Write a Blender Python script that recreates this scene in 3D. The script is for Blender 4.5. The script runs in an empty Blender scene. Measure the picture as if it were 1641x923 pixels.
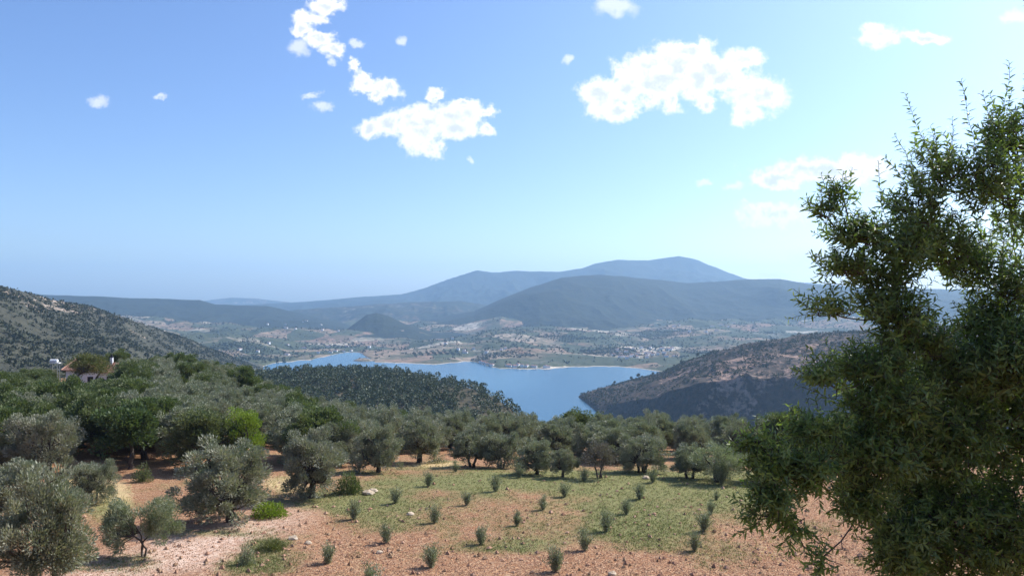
import bpy, math, random
import numpy as np
from mathutils import Vector
R = math.radians
sc = bpy.context.scene
col = sc.collection
# ------------------------------------------------------------------ camera
F, CX, HY = 1288.0, 820.5, 485.0      # focal length, centre column and horizon row of the 1641 x 923 photograph
cd = bpy.data.cameras.new('camera'); cam = bpy.data.objects.new('camera', cd); col.objects.link(cam)
cam.location = (0, 0, 0); cam.rotation_euler = (R(90), 0, 0)
cd.sensor_width = 36; cd.lens = 36*F/1641; cd.shift_y = (HY-461.5)/1641
cd.clip_start = 0.1; cd.clip_end = 90000
sc.camera = cam
# ------------------------------------------------------------------ light and exposure
SUN_EL, SUN_AZ = 44.0, 60.0           # azimuth clockwise from the view direction (+Y)
sv = Vector((math.sin(R(SUN_AZ))*math.cos(R(SUN_EL)), math.cos(R(SUN_AZ))*math.cos(R(SUN_EL)), math.sin(R(SUN_EL))))
sl = bpy.data.lights.new('sun', 'SUN'); sl.energy = 4.8; sl.angle = R(0.53); sl.color = (1.0, 0.95, 0.88)
so = bpy.data.objects.new('sun', sl); col.objects.link(so)
so.rotation_euler = sv.to_track_quat('Z', 'Y').to_euler()
sc.view_settings.view_transform = 'Standard'; sc.view_settings.look = 'None'
sc.view_settings.gamma = 1; sc.view_settings.exposure = 0.5
sc.cycles.use_denoising = True
sc.cycles.max_bounces = 5; sc.cycles.diffuse_bounces = 2; sc.cycles.glossy_bounces = 2
sc.cycles.transmission_bounces = 3; sc.cycles.volume_bounces = 2; sc.cycles.caustics_reflective = False
HAZE_D, HAZE_C, HAZE_G = 0.95e-4, (0.46, 0.70, 0.97), 0.35
SKY_S, SKY_TINT, CLOUD_V = 0.107, (0.69, 0.925, 1.32), 8.2

w = bpy.data.worlds.new('World'); sc.world = w; w.use_nodes = True
nt = w.node_tree; nt.nodes.clear()
def N(t, ty, **k):
    n = t.nodes.new(ty)
    for a, v in k.items(): setattr(n, a, v)
    return n
def put(t, sock, v):
    if hasattr(v, 'links') or isinstance(v, bpy.types.NodeSocket): t.links.new(v, sock)
    else: sock.default_value = v
def M(t, op, a, b=None, c=None, clamp=False):
    n = N(t, 'ShaderNodeMath', operation=op, use_clamp=clamp)
    put(t, n.inputs[0], a)
    if b is not None: put(t, n.inputs[1], b)
    if c is not None: put(t, n.inputs[2], c)
    return n.outputs[0]
def V(t, op, a, b=None, c=None):
    n = N(t, 'ShaderNodeVectorMath', operation=op)
    put(t, n.inputs[0], a)
    if b is not None: put(t, n.inputs[1], b)
    if c is not None: put(t, n.inputs[2], c)
    return n.outputs['Value'] if op in ('LENGTH', 'DOT_PRODUCT') else n.outputs['Vector']
def noise(t, vec, scale, detail=4, rough=0.55, out='Fac', dist=0.0):
    n = N(t, 'ShaderNodeTexNoise'); put(t, n.inputs['Vector'], vec)
    n.inputs['Scale'].default_value = scale; n.inputs['Detail'].default_value = detail
    n.inputs['Roughness'].default_value = rough; n.inputs['Distortion'].default_value = dist
    return n.outputs[out]
def remap(t, v, a, b, c=0.0, d=1.0, smooth=True):
    n = N(t, 'ShaderNodeMapRange'); n.interpolation_type = 'SMOOTHSTEP' if smooth else 'LINEAR'
    put(t, n.inputs['Value'], v)
    for i, x in zip((1, 2, 3, 4), (a, b, c, d)): n.inputs[i].default_value = x
    return n.outputs[0]
def mixc(t, f, a, b):
    n = N(t, 'ShaderNodeMix', data_type='RGBA')
    put(t, n.inputs[0], f)
    put(t, n.inputs[6], a if isinstance(a, bpy.types.NodeSocket) else (*a, 1)); put(t, n.inputs[7], b if isinstance(b, bpy.types.NodeSocket) else (*b, 1))
    return n.outputs[2]

sky = N(nt, 'ShaderNodeTexSky', sky_type='NISHITA'); sky.sun_disc = False
sky.sun_elevation = R(SUN_EL); sky.sun_rotation = R(SUN_AZ); sky.altitude = 600
sky.air_density = 1.0; sky.dust_density = 5.0; sky.ozone_density = 1.6
tint = V(nt, 'MULTIPLY', sky.outputs[0], SKY_TINT)
tcz = N(nt, 'ShaderNodeTexCoord'); szz = N(nt, 'ShaderNodeSeparateXYZ'); nt.links.new(tcz.outputs['Generated'], szz.inputs[0])
hz_ = M(nt, 'EXPONENT', M(nt, 'MULTIPLY', M(nt, 'MAXIMUM', szz.outputs['Z'], 0.0), -7.0))     # paler air low in the sky
hz2 = M(nt, 'EXPONENT', M(nt, 'MULTIPLY', M(nt, 'MAXIMUM', szz.outputs['Z'], 0.0), -24.0))
hzs = M(nt, 'ADD', hz_, M(nt, 'MULTIPLY', hz2, 3.4))
tint = V(nt, 'ADD', tint, V(nt, 'MULTIPLY', tint, V(nt, 'MULTIPLY', (0.98, 0.84, 0.62), hzs)))
# fair-weather clouds, fixed in the sky by direction (azimuth/elevation coordinates)
tc = N(nt, 'ShaderNodeTexCoord'); sx = N(nt, 'ShaderNodeSeparateXYZ'); nt.links.new(tc.outputs['Generated'], sx.inputs[0])
yy = M(nt, 'MAXIMUM', sx.outputs['Y'], 0.02)
cb = N(nt, 'ShaderNodeCombineXYZ')
nt.links.new(M(nt, 'MULTIPLY', M(nt, 'DIVIDE', sx.outputs['X'], yy), F/100), cb.inputs[0])
nt.links.new(M(nt, 'MULTIPLY', M(nt, 'DIVIDE', sx.outputs['Z'], yy), F/100), cb.inputs[1])
S = cb.outputs[0]                                     # hundred-pixel units
wv = V(nt, 'SUBTRACT', noise(nt, S, 2.4, 10, 0.68, 'Color'), (0.5, 0.5, 0.5))
SW = V(nt, 'MULTIPLY_ADD', wv, (0.5, 0.42, 0), S)
BIG = [(523,12,24,13),(497,30,24,13),(487,48,15,10),(512,66,24,11),(535,82,18,13),(570,105,8,10),(582,135,17,14),(620,142,22,19),(600,152,14,8),
 (594,208,20,14),(622,197,24,14),(660,185,24,18),(675,215,32,28),(692,240,20,13),(720,187,28,14),(697,150,13,9),(735,205,30,17),(775,180,19,10),(780,208,18,9),(745,165,22,8),
 (960,150,30,22),(992,180,24,20),(1000,140,38,22),(1040,112,45,27),(1090,103,55,27),(1135,108,50,28),(1185,95,32,18),(1075,160,12,20),(1132,165,14,13),(1150,128,48,20),
 (1060,132,58,36),(1115,122,64,36),(1100,84,48,16),(1010,128,30,26),(965,165,26,22),(670,200,60,20),(735,190,40,26),(1215,150,44,30),(1200,180,32,17),(1410,58,30,18),(1485,62,32,10),(1310,276,85,18),(1250,288,45,12),(1375,270,55,18),(1245,345,48,17)]
FAINT = [(530,102,8,8),(571,68,14,7),(640,68,12,10),(515,172,20,9),(500,155,16,5),(160,162,18,10),(258,154,11,7),(752,256,6,6),(1260,165,12,9),(910,98,11,9),(985,12,36,16),
 (1172,297,18,9),(1127,290,12,8),(1300,408,60,14),(1235,441,34,6),(1600,400,80,30),(1625,28,30,12),(480,75,18,14)]
def field(lst):
    acc = None
    for (cx, cy, rx, ry) in lst:
        X, Y = (cx-CX)/100, (HY-cy)/100; a, b = 100/rx, 100/ry
        v = V(nt, 'MULTIPLY_ADD', SW, (a, b, 0), (-X*a, -Y*b, 0))
        l = V(nt, 'LENGTH', v)
        acc = l if acc is None else M(nt, 'SMOOTH_MIN', acc, l, 0.3)
    return acc
cn = noise(nt, S, 3.4, 9, 0.64)
fb = M(nt, 'ADD', field(BIG), M(nt, 'MULTIPLY', M(nt, 'SUBTRACT', cn, 0.5), 2.5))
ff = M(nt, 'ADD', field(FAINT), M(nt, 'MULTIPLY', M(nt, 'SUBTRACT', cn, 0.5), 1.9))
ab = remap(nt, fb, 1.42, 0.66); af = remap(nt, ff, 1.25, 0.3, 0, 0.62)
alpha = M(nt, 'MULTIPLY', M(nt, 'MAXIMUM', ab, af), remap(nt, sx.outputs['Y'], 0.05, 0.2))
core = remap(nt, M(nt, 'ADD', fb, M(nt, 'MULTIPLY', noise(nt, S, 3.0, 3), 1.2)), 1.25, 0.5)
cc = mixc(nt, core, (1.0, 1.0, 1.0), (0.68, 0.73, 0.86))  # grey-lilac cloud shading painted into the colour of the thick parts
cc = V(nt, 'MULTIPLY', cc, (CLOUD_V,)*3)
bgc = mixc(nt, alpha, tint, cc)
bg = N(nt, 'ShaderNodeBackground'); bg.inputs['Strength'].default_value = SKY_S
nt.links.new(bgc, bg.inputs['Color'])
wo = N(nt, 'ShaderNodeOutputWorld'); nt.links.new(bg.outputs[0], wo.inputs['Surface'])

# ------------------------------------------------------------------ helpers
rng = np.random.default_rng(11); random.seed(5)
def unit(n, g=None): v = (g or rng).normal(size=(n, 3)); return v/np.linalg.norm(v, axis=1, keepdims=True)
def nrm(v): return v/np.maximum(np.linalg.norm(v, axis=-1, keepdims=True), 1e-9)
def sstep(a, b, x): t = np.clip((x-a)/(b-a), 0, 1); return t*t*(3-2*t)
def _h(ix, iy):
    n = (ix.astype(np.int64)*374761393 + iy.astype(np.int64)*668265263) & 0xffffffff
    n = ((n ^ (n >> 13))*1274126177) & 0xffffffff
    return ((n ^ (n >> 16)) & 0xffff)/65535.0
def vn(x, y):
    ix, iy = np.floor(x), np.floor(y); fx, fy = x-ix, y-iy
    fx = fx*fx*fx*(fx*(fx*6-15)+10); fy = fy*fy*fy*(fy*(fy*6-15)+10)
    a, b, c, d = _h(ix, iy), _h(ix+1, iy), _h(ix, iy+1), _h(ix+1, iy+1)
    return (a*(1-fx)+b*fx)*(1-fy)+(c*(1-fx)+d*fx)*fy
def fbm(x, y, s, o=4, g=0.5, seed=0):
    t = 0; a = 1; n = 0; x = np.asarray(x, float)/s+seed*17.3+1000; y = np.asarray(y, float)/s-seed*9.1+1000
    for i in range(o):
        t = t+a*(vn(x, y)*2-1); n += a; a *= g; x, y = x*2.03+y*0.35, y*2.03-x*0.35/2.03
    return t/n
def ridged(x, y, s, o=4, seed=0):
    t = 0; a = 1; n = 0; x = np.asarray(x, float)/s+seed*7.7+500; y = np.asarray(y, float)/s+seed*3.1+500
    for i in range(o):
        t = t+a*(1-np.abs(vn(x, y)*2-1)*1.6); n += a; a *= 0.5; x, y = x*2.07+0.3*y, y*2.07-0.3*x/2.07
    return t/n
def mesh_np(name, verts, faces, k, mats=(), smooth=False, mi=None, attrs=None):
    """faces: (n,k) int array, or a list of such arrays"""
    me = bpy.data.meshes.new(name)
    fl = [f for f in (faces if isinstance(faces, list) else [faces]) if len(f)]
    nl = sum(f.size for f in fl); nf = sum(len(f) for f in fl)
    me.vertices.add(len(verts)); me.vertices.foreach_set('co', np.asarray(verts, np.float32).ravel())
    me.loops.add(nl); me.loops.foreach_set('vertex_index', np.concatenate([f.ravel() for f in fl]).astype(np.int32))
    tot = np.concatenate([np.full(len(f), f.shape[1], np.int32) for f in fl])
    me.polygons.add(nf); me.polygons.foreach_set('loop_start', np.concatenate([[0], np.cumsum(tot)[:-1]]).astype(np.int32))
    me.polygons.foreach_set('loop_total', tot)
    if mi is not None: me.polygons.foreach_set('material_index', np.asarray(mi, np.int32))
    me.polygons.foreach_set('use_smooth', np.full(nf, smooth, bool))
    for m in mats: me.materials.append(m)
    for a, v in (attrs or {}).items():
        at = me.attributes.new(a, 'FLOAT', 'POINT'); at.data.foreach_set('value', np.asarray(v, np.float32))
    me.update(calc_edges=True); me.validate()
    return me
def ob(name, me, parent=None, loc=None):
    o = bpy.data.objects.new(name, me); col.objects.link(o)
    if parent: o.parent = parent
    if loc is not None: o.location = loc
    return o
def tag(o, label=None, cat=None, group=None, kind=None):
    if label: o['label'] = label
    if cat: o['category'] = cat
    if group: o['group'] = group
    if kind: o['kind'] = kind
    return o
def thing(name, loc, label, cat, group=None, rz=0.0, s=1.0):
    o = ob(name, None, None, loc); o.empty_display_size = 0.2
    o.rotation_euler = (0, 0, rz); o.scale = (s if hasattr(s, '__len__') else (s, s, s))
    return tag(o, label, cat, group)
def copy_tree(src, loc, rz, s, label, group=None):
    r = src.copy(); col.objects.link(r); r.location = loc; r.rotation_euler = (0, 0, rz)
    r.scale = (s if hasattr(s, '__len__') else (s, s, s)); r['label'] = label
    if group: r['group'] = group
    elif 'group' in r: del r['group']
    for ch in src.children:
        c = ch.copy(); col.objects.link(c); c.parent = r
    return r
class MB:
    def __init__(s): s.v = []; s.f = {3: [], 4: []}; s.n = 0
    def add(s, v, f):
        v = np.asarray(v, float); f = np.asarray(f, int); s.v.append(v); s.f[f.shape[1]].append(f+s.n); s.n += len(v)
    def tube(s, pts, rad, k=6, cap=True):
        pts = np.asarray(pts, float); n = len(pts); d = nrm(np.gradient(pts, axis=0))
        up = np.array([0.13, 0.21, 0.97]) if abs(d[0][2]) < 0.9 else np.array([1., .1, 0])
        a = nrm(np.cross(d, up)); b = np.cross(d, a); th = np.arange(k)*2*math.pi/k
        V_ = pts[:, None]+np.asarray(rad)[:, None, None]*(a[:, None]*np.cos(th)[None, :, None]+b[:, None]*np.sin(th)[None, :, None])
        V_ = V_.reshape(-1, 3); i = np.arange(n-1)[:, None]*k; j = np.arange(k)[None]; j2 = (j+1) % k
        s.add(V_, np.stack([i+j, i+j2, i+k+j2, i+k+j], -1).reshape(-1, 4))
        if cap:
            s.add(np.vstack([V_[-k:], pts[-1:]+d[-1:]*rad[-1]*0.5]), np.array([[q, (q+1) % k, k] for q in range(k)]))
    def box(s, a, b):
        x0, y0, z0 = a; x1, y1, z1 = b
        s.add([(x0,y0,z0),(x1,y0,z0),(x1,y1,z0),(x0,y1,z0),(x0,y0,z1),(x1,y0,z1),(x1,y1,z1),(x0,y1,z1)],
              [(0,3,2,1),(4,5,6,7),(0,1,5,4),(1,2,6,5),(2,3,7,6),(3,0,4,7)])
    def mesh(s, name, mats, smooth=False):
        return mesh_np(name, np.vstack(s.v), [np.vstack(f) for f in (s.f[3], s.f[4]) if f], 0, mats, smooth)
def leaves_np(p, d, n, L, W):
    """flat pointed leaves: base, side, tip, side"""
    d = nrm(d); s_ = nrm(np.cross(d, n)); L = L[:, None]; W = W[:, None]
    v = np.stack([p, p+d*L*0.45+s_*W*0.5, p+d*L, p+d*L*0.45-s_*W*0.5], 1).reshape(-1, 3)
    return v, np.arange(len(v)).reshape(-1, 4)

# ------------------------------------------------------------------ materials
def newmat(name):
    m = bpy.data.materials.new(name); m.use_nodes = True; t = m.node_tree; t.nodes.clear()
    return m, t, N(t, 'ShaderNodeOutputMaterial')
def principled(t, colr, rough=0.9, spec=0.2, normal=None):
    p = N(t, 'ShaderNodeBsdfPrincipled'); put(t, p.inputs['Base Color'], colr if isinstance(colr, bpy.types.NodeSocket) else (*colr, 1))
    put(t, p.inputs['Roughness'], rough); p.inputs['Specular IOR Level'].default_value = spec
    if normal is not None: t.links.new(normal, p.inputs['Normal'])
    return p.outputs[0]
def bump(t, h, dist, strength=1.0):
    b = N(t, 'ShaderNodeBump'); put(t, b.inputs['Height'], h); b.inputs['Distance'].default_value = dist; b.inputs['Strength'].default_value = strength
    return b.outputs[0]
def pos(t): return N(t, 'ShaderNodeNewGeometry').outputs['Position']
def foliage(name, c1, c2, c3, trans=0.25, rough=0.55, spec=0.3):
    m, t, o = newmat(name)
    g = N(t, 'ShaderNodeNewGeometry'); oi = N(t, 'ShaderNodeObjectInfo')
    c = mixc(t, g.outputs['Random Per Island'], c1, c2)
    c = mixc(t, M(t, 'MULTIPLY', oi.outputs['Random'], 0.7), c, c3)
    tcx = N(t, 'ShaderNodeTexCoord')
    c = mixc(t, remap(t, noise(t, tcx.outputs['Object'], 1.1, 2), 0.4, 0.65), c, V(t, 'MULTIPLY', c, (0.72, 0.8, 0.72)))
    a = principled(t, c, rough, spec)
    tr = N(t, 'ShaderNodeBsdfTranslucent'); t.links.new(V(t, 'MULTIPLY', c, (1.1, 1.25, 0.6)), tr.inputs['Color'])
    mx = N(t, 'ShaderNodeMixShader'); mx.inputs[0].default_value = trans
    t.links.new(a, mx.inputs[1]); t.links.new(tr.outputs[0], mx.inputs[2]); t.links.new(mx.outputs[0], o.inputs['Surface'])
    return m
def plain(name, c1, c2, scale=3.0, rough=0.85, spec=0.2, bd=0.0, detail=5):
    m, t, o = newmat(name); tcx = N(t, 'ShaderNodeTexCoord').outputs['Object']
    f = noise(t, tcx, scale, detail)
    nn = bump(t, f, bd) if bd else None
    t.links.new(principled(t, mixc(t, remap(t, f, 0.3, 0.7), c1, c2), rough, spec, nn), o.inputs['Surface'])
    return m
OLIVE = foliage('olive_leaf', (0.18, 0.185, 0.125), (0.36, 0.35, 0.255), (0.28, 0.265, 0.21), 0.2, 0.5, 0.4)
OLIVE_G = foliage('young_olive_leaf', (0.19, 0.205, 0.13), (0.35, 0.36, 0.25), (0.25, 0.26, 0.18), 0.25)
BROAD = foliage('broadleaf', (0.08, 0.105, 0.04), (0.17, 0.195, 0.08), (0.15, 0.16, 0.085), 0.3)
BRIGHT = foliage('bright_leaf', (0.17, 0.24, 0.03), (0.27, 0.33, 0.05), (0.2, 0.25, 0.04), 0.35)
BROWNISH = foliage('dry_leaf', (0.12, 0.12, 0.05), (0.17, 0.15, 0.06), (0.13, 0.15, 0.05), 0.3)
ALMOND = foliage('almond_leaf', (0.10, 0.15, 0.045), (0.28, 0.325, 0.10), (0.17, 0.21, 0.065), 0.5, 0.4, 0.5)
PINE = foliage('pine_needles', (0.075, 0.09, 0.045), (0.16, 0.155, 0.085), (0.06, 0.08, 0.04), 0.1)
SCRUB = foliage('scrub', (0.058, 0.064, 0.04), (0.085, 0.087, 0.055), (0.07, 0.072, 0.045), 0.08, 0.8, 0.1)
GRASS = foliage('grass_blade', (0.13, 0.15, 0.055), (0.26, 0.235, 0.11), (0.16, 0.17, 0.065), 0.25)
DRY = foliage('dry_grass', (0.42, 0.33, 0.17), (0.5, 0.4, 0.22), (0.4, 0.32, 0.15), 0.25)
BARK = plain('olive_bark', (0.045, 0.035, 0.028), (0.11, 0.09, 0.075), 9, bd=0.03)
BARK2 = plain('almond_bark', (0.05, 0.035, 0.028), (0.10, 0.08, 0.065), 14, bd=0.01)
WHITE = plain('white_render', (0.72, 0.71, 0.68), (0.82, 0.81, 0.79), 2)
TERRA = plain('terracotta', (0.17, 0.085, 0.06), (0.29, 0.165, 0.12), 7, bd=0.03)
TERRA_RIDGE = plain('terracotta_ridge', (0.48, 0.26, 0.18), (0.6, 0.36, 0.26), 6)
DARK = plain('dark_opening', (0.02, 0.02, 0.022), (0.04, 0.04, 0.04), 3)
WOODM = plain('weathered_wood', (0.10, 0.055, 0.035), (0.16, 0.09, 0.06), 6)
METAL = plain('galvanised_steel', (0.25, 0.26, 0.27), (0.4, 0.41, 0.42), 6, 0.4, 0.5)
STONEM = plain('pale_stone', (0.40, 0.30, 0.20), (0.58, 0.47, 0.34), 5)
CLODM = foliage('soil_clods', (0.30, 0.155, 0.095), (0.47, 0.29, 0.20), (0.35, 0.2, 0.12), 0.0, 0.95, 0.1)

def ground_mat():
    m, t, o = newmat('red_soil_and_grass'); P = pos(t)
    def at(n): a = N(t, 'ShaderNodeAttribute'); a.attribute_name = n; return a.outputs['Fac']
    n1 = noise(t, P, 0.35, 5, 0.6); n2 = noise(t, P, 3.0, 6, 0.68); n3 = noise(t, P, 12.0, 3, 0.6)
    soil = mixc(t, remap(t, n1, 0.35, 0.65), (0.37, 0.18, 0.085), (0.47, 0.255, 0.13))
    soil = mixc(t, remap(t, n2, 0.38, 0.7), soil, (0.54, 0.35, 0.21))
    soil = mixc(t, remap(t, n3, 0.60, 0.42), soil, (0.22, 0.105, 0.06))
    vo = N(t, 'ShaderNodeTexVoronoi'); t.links.new(P, vo.inputs['Vector']); vo.inputs['Scale'].default_value = 5.5
    soil = mixc(t, remap(t, vo.outputs['Distance'], 0.16, 0.08), soil, (0.62, 0.47, 0.35))
    track = mixc(t, remap(t, n2, 0.35, 0.65), (0.50, 0.31, 0.215), (0.66, 0.49, 0.38))
    c = mixc(t, at('track'), soil, track)
    dry = mixc(t, n3, (0.50, 0.35, 0.17), (0.60, 0.46, 0.25))
    c = mixc(t, remap(t, M(t, 'ADD', at('dry'), M(t, 'MULTIPLY', n2, 0.9)), 0.75, 1.15), c, dry)
    gr = mixc(t, n3, (0.13, 0.152, 0.052), (0.26, 0.257, 0.105))
    c = mixc(t, remap(t, M(t, 'ADD', at('grass'), M(t, 'MULTIPLY', M(t, 'ADD', n2, n3), 0.5)), 0.58, 1.25, 0, 0.9), c, gr)
    fur = M(t, 'SINE', M(t, 'MULTIPLY_ADD', V(t, 'DOT_PRODUCT', P, (0.865, -0.5, 0)), 11.0, M(t, 'MULTIPLY', n1, 9.0)))
    c = mixc(t, M(t, 'MULTIPLY', remap(t, fur, 0.2, 1.0), M(t, 'MULTIPLY', n2, 0.5)), c, V(t, 'MULTIPLY', c, (0.78, 0.74, 0.72)))
    h = M(t, 'ADD', M(t, 'ADD', n2, M(t, 'MULTIPLY', n3, 0.4)), M(t, 'MULTIPLY', fur, 0.14))
    t.links.new(principled(t, c, 0.95, 0.1, bump(t, h, 0.11)), o.inputs['Surface'])
    return m
def hill_mat(name, a, b, rock, rs=0.02, rthr=(0.56, 0.66), fine=0.12, bd=4.0):
    m, t, o = newmat(name); P = pos(t)
    n1 = noise(t, P, rs, 6, 0.62); n2 = noise(t, P, fine, 5, 0.7)
    c = mixc(t, remap(t, n2, 0.35, 0.65), a, b)
    at_ = N(t, 'ShaderNodeAttribute'); at_.attribute_name = 'rock'
    c = mixc(t, remap(t, M(t, 'ADD', M(t, 'ADD', M(t, 'MULTIPLY', n1, 0.6), M(t, 'MULTIPLY', n2, 0.4)), at_.outputs['Fac']), *rthr), c, rock)
    t.links.new(principled(t, c, 0.95, 0.1, bump(t, n2, bd)), o.inputs['Surface'])
    return m
def far_mat():
    m, t, o = newmat('far_farmland'); P = pos(t)
    def at(n): a = N(t, 'ShaderNodeAttribute'); a.attribute_name = n; return a.outputs['Fac']
    PW = V(t, 'MULTIPLY_ADD', noise(t, P, 0.004, 3, 0.5, 'Color'), (160, 160, 0), P)
    vo = N(t, 'ShaderNodeTexVoronoi'); t.links.new(PW, vo.inputs['Vector']); vo.inputs['Scale'].default_value = 0.0075
    sepc = N(t, 'ShaderNodeSeparateColor'); t.links.new(vo.outputs['Color'], sepc.inputs[0])
    n1 = noise(t, P, 0.0018, 5, 0.6); n2 = noise(t, P, 0.035, 5, 0.75)
    green = mixc(t, sepc.outputs[1], (0.048, 0.058, 0.032), (0.09, 0.098, 0.055))
    tan = mixc(t, sepc.outputs[1], (0.32, 0.24, 0.165), (0.28, 0.17, 0.115))
    tan = mixc(t, remap(t, sepc.outputs[2], 0.8, 0.9), tan, (0.55, 0.46, 0.35))
    f = M(t, 'ADD', M(t, 'MULTIPLY', sepc.outputs[0], 0.42), M(t, 'MULTIPLY', n1, 0.9))
    c = mixc(t, remap(t, f, 0.63, 0.76), green, tan)
    c = mixc(t, remap(t, n2, 0.42, 0.6, 0, 0.75), c, (0.06, 0.075, 0.038))
    c = mixc(t, remap(t, M(t, 'ADD', at('shore'), M(t, 'MULTIPLY', n2, 0.5)), 0.8, 1.1), c, (0.5, 0.42, 0.32))
    forest = mixc(t, n2, (0.012, 0.019, 0.011), (0.036, 0.043, 0.025))
    c = mixc(t, remap(t, M(t, 'ADD', at('forest'), M(t, 'MULTIPLY', M(t, 'SUBTRACT', n2, 0.5), 0.5)), 0.35, 0.6), c, forest)
    t.links.new(principled(t, c, 0.95, 0.1, bump(t, n2, 10.0)), o.inputs['Surface'])
    return m
def water_mat():
    m, t, o = newmat('lake_water'); P = pos(t)
    n = noise(t, V(t, 'MULTIPLY', P, (1, 0.35, 1)), 0.12, 4, 0.6)
    big = noise(t, V(t, 'MULTIPLY', P, (1, 0.3, 1)), 0.004, 3, 0.5)
    c = mixc(t, remap(t, big, 0.35, 0.65), (0.014, 0.075, 0.13), (0.034, 0.115, 0.175))
    p = N(t, 'ShaderNodeBsdfPrincipled'); t.links.new(c, p.inputs['Base Color'])
    p.inputs['Roughness'].default_value = 0.22; p.inputs['Specular IOR Level'].default_value = 0.33; p.inputs['IOR'].default_value = 1.33
    t.links.new(bump(t, n, 0.9), p.inputs['Normal'])
    t.links.new(p.outputs[0], o.inputs['Surface'])
    return m

# ------------------------------------------------------------------ terrain
def hA(x, y):
    x = np.asarray(x, float); y = np.asarray(y, float)
    z = np.interp(y, [-400, -5, 3, 8, 18, 30, 36, 62], [3, -1.6, -1.95, -4.6, -8.2, -11.7, -12.2, -13.15])
    s = np.maximum(0, y-60); u = x/np.maximum(y, 5)
    L = sstep(-0.14, -0.42, u)
    q = np.maximum(0, s-90)
    cdrop = 0.085*s+0.0009*s*s+0.002*q*q
    ldrop = 0.012*s+0.006*np.maximum(0, s-88)**2
    z = z-(cdrop*(1-L)+ldrop*L)
    z = z+fbm(x, y, 14, 4, 0.5, 2)*0.28*sstep(4, 30, np.hypot(x, y))+fbm(x, y, 1.3, 3, 0.6, 5)*0.055
    z = z+0.9*np.exp(-((x+17)/5.0)**2)*sstep(52, 62, y)*0
    return np.maximum(z, -165)
def ray(px, py, Y0=20.0, Y1=400.0):
    """the point of the near ground seen at this photograph position"""
    Y = np.linspace(Y0, Y1, 8000); x = (px-CX)/F*Y; zl = -(py-HY)/F*Y
    k = np.argmax(zl < hA(x, Y)); return np.array([x[k], Y[k], float(hA(x[k], Y[k]))])
def gp(px, Y): x = (px-CX)/F*Y; return np.array([x, Y, float(hA(x, Y))])

az = np.unique(np.concatenate([np.linspace(-180, -42, 60), np.linspace(-42, 42, 760), np.linspace(42, 180, 60)]))
rr = np.concatenate([[0.3, 0.8], np.geomspace(1.5, 760, 520)])
A_, R_ = np.meshgrid(np.radians(az), rr); X_, Y_ = R_*np.sin(A_), R_*np.cos(A_); Z_ = hA(X_, Y_)
ni, nj = X_.shape; idx = np.arange(ni*nj).reshape(ni, nj)
q4 = np.stack([idx[:-1, :-1], idx[:-1, 1:], idx[1:, 1:], idx[1:, :-1]], -1).reshape(-1, 4)[:, ::-1]
with np.errstate(all='ignore'):
    U_ = CX+F*X_/np.maximum(Y_, 0.5); W_ = HY-F*Z_/np.maximum(Y_, 0.5)     # where each ground point lies as seen from the road
def blob(cx, cy, rx, ry): return np.exp(-(((U_-cx)/rx)**2+((W_-cy)/ry)**2))
n_ = fbm(X_, Y_, 3.2, 4, 0.6, 9)
inF = (Y_ > 25)
grass = inF*np.clip(blob(860, 772, 300, 17)*0.85+blob(1030, 838, 85, 34)*0.85+blob(1180, 800, 70, 26)*0.5+blob(560, 806, 110, 16)*0.75+blob(700, 880, 150, 12)*0.22+blob(640, 840, 80, 14)*0.3+blob(1100, 775, 120, 20)*0.5
    + blob(430, 872, 30, 8)*0.9+blob(400, 905, 60, 12)*0.5+blob(330, 855, 90, 7)*0.45+blob(170, 810, 40, 30)*0.3+blob(880, 870, 70, 14)*0.3+blob(960, 800, 260, 60)*0.25+0.1, 0, 1)
grass = np.clip(grass+n_*0.5, 0, 1)
dry = inF*np.clip(blob(180, 800, 40, 40)*0.9+blob(455, 775, 45, 16)*0.8+blob(700, 745, 60, 8)*0.8+blob(110, 775, 30, 14)*0.8+blob(540, 795, 60, 12)*0.35+blob(1250, 880, 90, 50)*0.35, 0, 1)
track = inF*np.clip(np.exp(-((W_-(915-0.30*(U_-180)))/26)**2)*sstep(560, 380, U_)+blob(330, 900, 110, 18)*0.5, 0, 1)
GMAT = ground_mat()
ground = ob('ground', mesh_np('ground', np.stack([X_, Y_, Z_], -1).reshape(-1, 3), q4, 4, [GMAT], True,
    attrs={'grass': grass.ravel(), 'dry': dry.ravel(), 'track': track.ravel()}))
tag(ground, 'stony red soil with patches of thin green grass', kind='structure')

def sheet(name, fz, u0, u1, nu, Y0, Y1, nY, mat, label):
    u = np.linspace(u0, u1, nu); Yg = np.geomspace(Y0, Y1, nY); U, Y = np.meshgrid(u, Yg); x = (U-CX)/F*Y
    z, at = fz(U, x, Y); idx = np.arange(nu*nY).reshape(nY, nu)
    f = np.stack([idx[:-1, :-1], idx[:-1, 1:], idx[1:, 1:], idx[1:, :-1]], -1).reshape(-1, 4)
    me = mesh_np(name, np.stack([x, Y, z], -1).reshape(-1, 3), f, 4, [mat], True, attrs={k: v.ravel() for k, v in at.items()})
    return tag(ob(name, me), label, kind='structure')
def prof(U, Y, tab):
    """tab rows: (column, (Y0, z0), (Y1, z1), ...) -> height by interpolation first over the column and then in depth"""
    us = [r[0] for r in tab]; m = len(tab[0])-1
    Ys = [np.interp(U, us, [r[k+1][0] for r in tab]) for k in range(m)]; Zs = [np.interp(U, us, [r[k+1][1] for r in tab]) for k in range(m)]
    z = np.where(Y < Ys[0], Zs[0], Zs[-1])
    for k in range(m-1):
        t = (Y-Ys[k])/np.maximum(Ys[k+1]-Ys[k], 1e-3); z = np.where((t >= 0) & (t <= 1), Zs[k]+(Zs[k+1]-Zs[k])*t, z)
    return z, Ys, Zs
def zc(py, Y): return -(py-HY)/F*Y
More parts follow.
